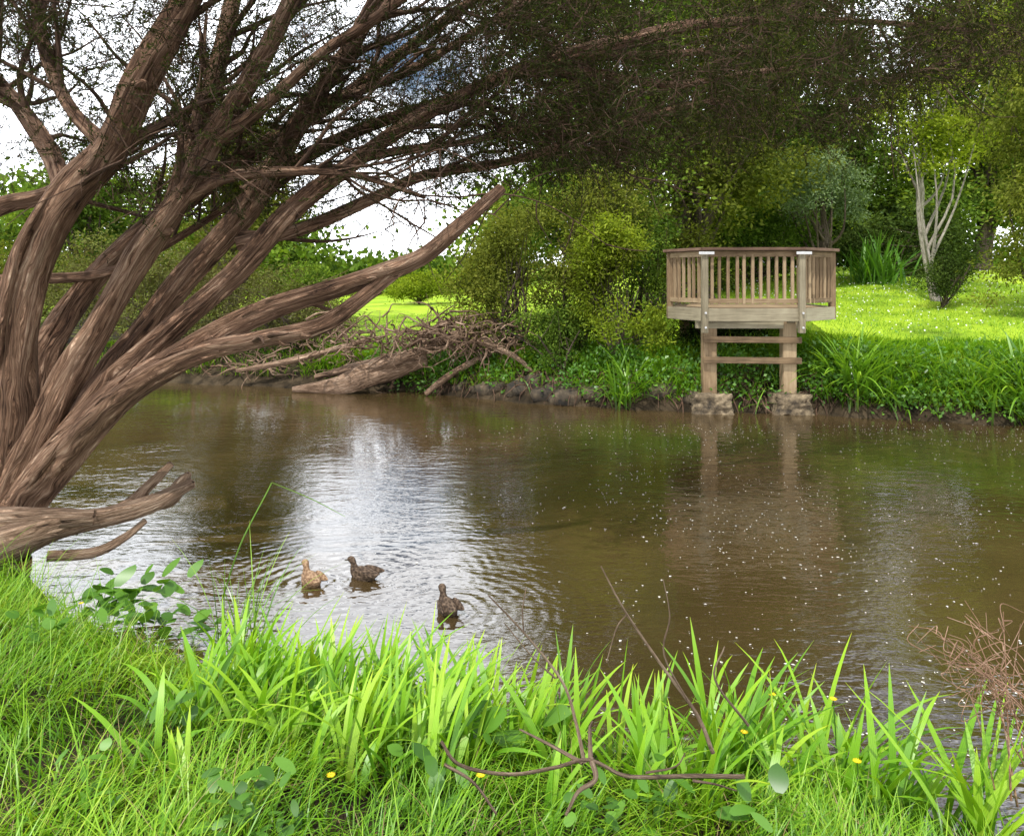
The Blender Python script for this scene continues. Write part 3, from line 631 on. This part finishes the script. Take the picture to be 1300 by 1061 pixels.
for (u,v,d,n,s) in [(175,720,4.5,34,.14),(215,765,4.2,28,.12),(130,740,4.35,24,.11),(640,930,2.75,6,.2),(300,1040,2.1,20,.07),(830,1030,2.2,14,.07),(220,940,2.6,12,.08),(560,1010,2.3,12,.08),(950,1055,2.1,10,.09),(60,860,3.4,14,.08),(330,1050,2.05,24,.05),(760,1050,2.1,20,.05),(120,1020,2.2,14,.06)]:
    x=(u-650)*d/F+rng.normal(0,s*.9,n); y=d+rng.normal(0,s*.8,n); z=np.maximum(height(x,y),0)+rng.uniform(.05,.2,n)
    blades(g,np.column_stack([x,y,z]),rng.uniform(0,6.28,n),rng.uniform(.5,1.2,n),rng.uniform(.2,.8,n),rng.uniform(s*.6,s*1.1,n),rng.uniform(s*.4,s*.7,n),6,'leaf')
g.build('broadleaf_weeds',weedM)
fl=leafmat('yellow_flower_mat',[(0.75,0.5,0.01),(0.85,0.65,0.02)],.2,.5,.03,(1,1,1))
g=MB()
for (u,v,d) in [(1088,967,2.4),(980,882,2.8),(103,766,4.1),(945,930,2.6),(420,985,2.3),(1058,888,2.75),(610,985,2.3)]:
    c=V(u,v,d); zz=float(height(c[0],c[1])); tube(g,np.array([[c[0],c[1],zz],[c[0]+.01,c[1],(zz+c[2])/2],[c[0],c[1],c[2]]]),np.array([.002,.002,.002]),4,3,0,.2,1)
    n=16; a=np.linspace(0,6.28,n); blades(g,np.tile(c,(n,1)),a,np.full(n,.9),np.full(n,.5),.016,.007,2,'leaf')
g.build('buttercup_flowers',[fl,weedM])
g=MB(); n=66000; x=rng.uniform(-9,10,n); y=np.interp(x,FX,FY)+rng.uniform(.06,2.4,n); z=height(x,y)
pk=(z>.14)&(fbm(x,y,1.7,41)+rng.normal(0,.3,n)>np.interp(x,[-3,1,3,5],[.05,-.2,.0,-.6])); x,y,z=x[pk],y[pk],z[pk]; n=len(x)
ed=np.interp(y-np.interp(x,FX,FY),[0,.9,1.6,2.4],[1,.9,.45,.3])*(1+.5*fbm(x,y,2.3,77))
blades(g,np.column_stack([x,y,z]),rng.uniform(-3.14,0,n),rng.uniform(.05,.7,n),rng.uniform(.3,1.9,n),rng.uniform(.12,.46,n)*ed,rng.uniform(.008,.018,n),3,'grass',np.clip(.5+.5*fbm(x,y,1.9,78)+rng.normal(0,.2,n),0,1))
n=60000; x=rng.uniform(-7,13,n); y=rng.uniform(11.8,24,n); ok=(y>np.interp(x,FX,FY)+.9); x,y=x[ok],y[ok]; n=len(x); z=height(x,y)
blades(g,np.column_stack([x,y,z]),rng.uniform(0,6.28,n),rng.uniform(.05,.6,n),rng.uniform(.3,1.,n),rng.uniform(.04,.09,n),rng.uniform(.006,.012,n),2,'grass',np.clip(.75+.4*fbm(x,y,.9,55)+rng.normal(0,.15,n),0,1))
g.build('lawn_grass',grassM)
for (x,y,n,L,W) in [(4.95,11.2,190,1.05,.045),(5.35,11.1,100,.85,.04),(1.75,11.8,150,.8,.035),(7.0,10.5,200,1.05,.045),(6.4,10.7,120,.8,.04),(7.7,10.3,200,1.05,.045),(0.6,12.5,60,.45,.025),(2.35,11.85,70,.5,.028),(5.9,10.9,80,.6,.035),(-1.4,13.5,70,.55,.03),(3.45,11.55,50,.45,.025),(3.2,11.6,30,.4,.02)]:
    tuft('flax_plant',(x,y),n,L,W,.12,flaxM,(.5,1.8),(.05,.75),'strap')
tuft('flax_bush',(9.9,21),160,1.5,.08,.3,weedM,(.1,.8),(.05,.9),'strap')
g=MB()
for k in range(380):
    x=rng.choice([rng.uniform(4.4,8.8),rng.uniform(-2.5,4.4)]); y=np.interp(x,FX,FY)+rng.uniform(.1,.9); z=float(height(x,y)); n=40
    o_=rng.normal(0,1,(n,3))*np.array([.13,.1,.09]); leaves(g,np.array([x,y,z+.12])+o_,o_*4+rng.normal(0,.5,(n,3)),rng.uniform(.04,.10,n),rng.uniform(.03,.055,n),rng.uniform(0,1))
g.build('bank_weeds',weedM)
dm=leafmat('daisy_mat',[(0.75,0.75,0.7),(0.85,0.85,0.8)],.1,.5,.02,(1,1,1)); g=MB(); n=1400; x=rng.uniform(5.5,14,n); y=rng.uniform(13,24,n); z=height(x,y)+.07
leaves(g,np.column_stack([x,y,z]),rng.normal(size=(n,3))*[1,1,.3],.035,.03,rng.uniform(0,1,n)); g.build('lawn_daisies',dm)

# ------------------------------------------------------------------ fallen log and sticks on the near bank
mb=MB()
for k,(pts,R) in enumerate([
  ([V(-60,705,4.8),V(0,690,4.8),V(70,668,4.9),V(140,655,5.0),V(195,638,5.1),V(245,612,5.2)],[.15,.14,.10,.07,.06,.04]),
  ([V(-60,675,4.9),V(0,664,4.85),V(60,658,4.85),V(120,655,4.9)],[.09,.08,.06,.04]),
  ([V(110,662,5.1),V(160,640,5.15),V(190,615,5.2),V(218,588,5.25)],[.04,.04,.035,.022]),
  ([V(185,640,5.2),V(215,632,5.2),V(232,610,5.2),V(240,600,5.2)],[.045,.055,.04,.018]),
  ([V(60,705,4.8),V(120,700,4.9),V(160,680,5.0),V(185,660,5.05)],[.03,.026,.022,.017])]):
    tube(mb,np.array(pts),np.array(R),13,7,.16,.5,0,k+30)
mb.build('fallen_log',deadM)
stickM=barkmat('stick_mat',[(0.03,0.02,0.014),(0.09,0.06,0.04),(0.17,0.12,0.08),(0.26,0.2,0.14)],(3,1),.003)
def sticks(name,LL,mat=stickM,kd=1.0,kr=1.0):
    mb=MB()
    for k,(pts,R) in enumerate(LL):
        P=np.array([V(a,b,d*kd) for a,b,d in pts]); P[1:-1]+=rng.normal(0,.009,P[1:-1].shape); tube(mb,P,np.linspace(R[0],R[1],len(P))*kr,7,6,.12,.5,0,k+50)
    return mb.build(name,mat)
sticks('dead_branch',[
 ([(560,940,2.5),(590,962,2.48),(640,975,2.45),(700,970,2.4),(750,965,2.4),(785,976,2.4),(820,980,2.42),(880,990,2.45),(945,985,2.5)],(.004,.006)),
 ([(660,925,2.6),(700,945,2.5),(740,968,2.42)],(.003,.006)),
 ([(750,962,2.4),(748,985,2.36),(735,1010,2.33),(718,1034,2.3)],(.009,.004)),
 ([(750,962,2.4),(757,940,2.42),(752,915,2.44)],(.007,.003)),
 ([(820,980,2.42),(850,975,2.4),(870,955,2.4)],(.004,.0015)),
 ([(880,990,2.45),(905,1000,2.4),(935,1003,2.4)],(.004,.0015)),
 ([(565,970,2.5),(595,1000,2.4),(630,1032,2.3)],(.005,.004))],stickM,.78,.85)
sticks('bare_twig',[
 ([(742,968,2.4),(735,925,2.45),(705,860,2.5),(665,800,2.5),(620,755,2.5)],(.006,.0018)),
 ([(705,860,2.5),(672,830,2.5),(640,790,2.5)],(.003,.0014)),
 ([(665,800,2.5),(660,770,2.5),(668,745,2.5)],(.002,.0012))],stickM,.8,1.0)
sticks('bare_twig',[
 ([(905,955,2.5),(880,900,2.5),(835,840,2.5),(795,780,2.5),(763,718,2.5)],(.005,.0018)),
 ([(880,900,2.5),(850,830,2.5),(850,780,2.5),(842,735,2.5)],(.003,.0014)),
 ([(795,780,2.5),(785,800,2.5),(770,840,2.5)],(.002,.0012)),
 ([(950,920,2.5),(915,860,2.5),(920,820,2.5)],(.004,.0014))],stickM,.8,1.0)
dryM=barkmat('dry_stalk_mat',[(0.08,0.04,0.025),(0.2,0.11,0.065),(0.34,0.21,0.14),(0.46,0.33,0.24)],(3,1),.002)
LL=[]
for k in range(18):
    e=(rng.uniform(1145,1290),rng.uniform(770,900)); b0=(rng.uniform(1270,1400),rng.uniform(960,1060)); d=rng.uniform(2.2,2.6)
    mid_=((e[0]*.45+b0[0]*.55)+rng.normal(0,10),(e[1]*.6+b0[1]*.4)+rng.normal(0,8)-10)
    LL.append(([(b0[0],b0[1],d-.1),(mid_[0],mid_[1],d),(e[0],e[1],d+.05)],(.003,.0011)))
    for j in range(5):
        t=rng.uniform(.2,.9); q=(mid_[0]*(1-t)+e[0]*t,mid_[1]*(1-t)+e[1]*t)
        LL.append(([(q[0],q[1],d),(q[0]+rng.normal(0,12)-8,q[1]+rng.normal(0,12)-8,d+.02),(q[0]+rng.normal(0,22)-12,q[1]+rng.normal(0,22)-8,d+.04)],(.0016,.0008)))
sticks('dry_weed_stalks',LL,dryM)
sticks('bent_reed',[([(282,760,4.2),(305,690,4.25),(335,625,4.3),(345,612,4.3)],(.004,.003)),([(345,612,4.3),(390,632,4.3),(438,655,4.3)],(.004,.001))],flaxM)

# ------------------------------------------------------------------ ducks
def duckmat(name,cols):
    m,nt,nd,lk=newmat(name); out=nd.new('ShaderNodeOutputMaterial'); p=nd.new('ShaderNodeBsdfPrincipled'); p.inputs['Roughness'].default_value=.8; p.inputs['Specular IOR Level'].default_value=.2
    tc=nd.new('ShaderNodeTexCoord'); v=nd.new('ShaderNodeTexVoronoi'); v.inputs['Scale'].default_value=70
    mp=nd.new('ShaderNodeMapping'); mp.inputs['Scale'].default_value=(.6,1,1); lk.new(tc.outputs['Object'],mp.inputs[0]); lk.new(mp.outputs[0],v.inputs['Vector'])
    n=noise(nd,lk,20,tc.outputs['Object'],4); f=math_(nd,lk,'ADD',math_(nd,lk,'MULTIPLY',v.outputs['Distance'],.55),math_(nd,lk,'MULTIPLY',n.outputs[0],.5))
    r=ramp(nd,[(.25,cols[0]),(.5,cols[1]),(.75,cols[2])]); lk.new(f,r.inputs[0]); lk.new(r.outputs[0],p.inputs['Base Color'])
    b=nd.new('ShaderNodeBump'); b.inputs['Distance'].default_value=.003; lk.new(v.outputs['Distance'],b.inputs['Height']); lk.new(b.outputs[0],p.inputs['Normal'])
    lk.new(p.outputs[0],out.inputs[0]); return m
dk=[duckmat('tan_feather_mat',[(.09,.05,.028),(.25,.155,.09),(.42,.29,.18)]),duckmat('brown_feather_mat',[(.018,.012,.009),(.065,.043,.028),(.18,.125,.085)])]
billM=duckmat('bill_mat',[(.05,.045,.035),(.08,.07,.05),(.12,.10,.07)]); eyeM=duckmat('eye_mat',[(.005,)*3,(.008,)*3,(.01,)*3])
def duck(x,y,hd,mi,sc=1.0):
    root=empty('duck',(x,y,0)); root.rotation_euler=(0,0,math.radians(hd)); root.scale=(sc,)*3
    sec=[(-.125,.046,.003,.002),(-.11,.042,.014,.006),(-.085,.034,.03,.018),(-.055,.026,.043,.034),(-.02,.02,.052,.045),(.02,.02,.053,.047),(.052,.026,.043,.043),(.072,.040,.030,.034),(.080,.056,.021,.024),(.084,.072,.0175,.019),(.090,.086,.020,.019),(.101,.096,.0215,.019),(.115,.095,.018,.016),(.124,.091,.011,.010)]
    def loft(name,sec,mat,n=16):
        sec=np.array(sec); C=catmull(sec,4); T=np.gradient(C[:,[0,1]],axis=0); T/=np.linalg.norm(T,axis=1)[:,None]+1e-9
        vs=[];fs=[]
        for (cx,cz,ry,rz),(tx,tz) in zip(C,T):
            for k in range(n):
                a=2*math.pi*k/n; o=rz*math.sin(a); vs.append((cx-tz*o,ry*math.cos(a),cz+tx*o))
        m_=len(C)
        for i in range(m_-1):
            for k in range(n): fs.append((i*n+k,i*n+(k+1)%n,(i+1)*n+(k+1)%n,(i+1)*n+k))
        fs.append(tuple(range(n-1,-1,-1))); fs.append(tuple((m_-1)*n+k for k in range(n)))
        me=bpy.data.meshes.new(name); me.from_pydata(vs,[],fs); me.materials.append(mat)
        for p_ in me.polygons: p_.use_smooth=True
        o=bpy.data.objects.new(name,me); S.collection.objects.link(o); o.parent=root; return o
    loft('body',sec,dk[mi]); loft('bill',[(.119,.091,.010,.008),(.130,.087,.009,.005),(.146,.084,.0095,.003),(.153,.083,.006,.002)],billM,10)
    for s in (-1,1):
        w=loft('wing_%d'%(s+2),[(-.115,.0,.002,.003),(-.09,.0,.006,.014),(-.04,.0,.010,.026),(.01,.0,.010,.028),(.035,.0,.006,.018),(.045,0,.002,.006)],dk[mi],10)
        w.location=(0,s*.044,.038); w.rotation_euler=(s*-.35,.06,s*-.14)
        bm=bmesh.new(); bmesh.ops.create_uvsphere(bm,u_segments=8,v_segments=6,radius=.0035); me=bpy.data.meshes.new('eye'); bm.to_mesh(me); bm.free(); me.materials.append(eyeM)
        e=bpy.data.objects.new('eye_%d'%(s+2),me); S.collection.objects.link(e); e.parent=root; e.location=(.109,s*.0185,.098)
for (x,y,h,mi) in DUCKS: duck(x,y,h,mi,1.08)

# ------------------------------------------------------------------ sky, sun, camera
w=bpy.data.worlds.new('World'); S.world=w; w.use_nodes=True; nt=w.node_tree; nd=nt.nodes; lk=nt.links; nd.clear()
out=nd.new('ShaderNodeOutputWorld'); bg=nd.new('ShaderNodeBackground'); bg.inputs[1].default_value=0.12
sk=nd.new('ShaderNodeTexSky'); sk.sky_type='NISHITA'; sk.sun_disc=False; sk.sun_elevation=math.radians(60); sk.sun_rotation=math.radians(208)
tc=nd.new('ShaderNodeTexCoord'); cn=noise(nd,lk,3.2,tc.outputs['Generated'],7,.6)
sz=nd.new('ShaderNodeSeparateXYZ'); lk.new(tc.outputs['Generated'],sz.inputs[0])
# cloud bank is thicker and whiter low in the sky, broken overhead
low=ramp(nd,[(0.0,(1,1,1)),(0.30,(0.8,0.8,0.8)),(0.62,(0,0,0))]); lk.new(sz.outputs[2],low.inputs[0])
cf=math_(nd,lk,'ADD',cn.outputs[0],math_(nd,lk,'MULTIPLY',low.outputs[0],0.055))
cr=ramp(nd,[(.40,(0,0,0)),(.51,(1,1,1))]); lk.new(cf,cr.inputs[0])
cc_=nd.new('ShaderNodeMix'); cc_.data_type='RGBA'; lk.new(low.outputs[0],cc_.inputs[0]); cc_.inputs[6].default_value=(13,13.8,15.2,1); cc_.inputs[7].default_value=(28,28.8,30,1)
mx=nd.new('ShaderNodeMix'); mx.data_type='RGBA'; lk.new(cr.outputs[0],mx.inputs[0]); lk.new(sk.outputs[0],mx.inputs[6]); lk.new(cc_.outputs[2],mx.inputs[7])
lk.new(mx.outputs[2],bg.inputs[0]); lk.new(bg.outputs[0],out.inputs[0])
sd=bpy.data.lights.new('sun','SUN'); sd.energy=4.5; sd.angle=math.radians(.53); sd.color=(1,.965,.90)
so=bpy.data.objects.new('sun',sd); S.collection.objects.link(so)
el=math.radians(60); az=math.radians(208); dirn=Vector((math.sin(az)*math.cos(el),math.cos(az)*math.cos(el),math.sin(el)))
so.rotation_euler=dirn.to_track_quat('Z','Y').to_euler(); so.location=(-5,-10,15)
cd=bpy.data.cameras.new('camera'); co=bpy.data.objects.new('camera',cd); S.collection.objects.link(co)
co.location=(0,0,CAMH); co.rotation_euler=(math.radians(90),0,0); cd.sensor_width=36; cd.lens=F/1300*36; cd.shift_y=-180/1300; cd.clip_end=3000; cd.clip_start=.05
S.camera=co
S.view_settings.view_transform='Standard'; S.view_settings.look='None'; S.view_settings.exposure=0
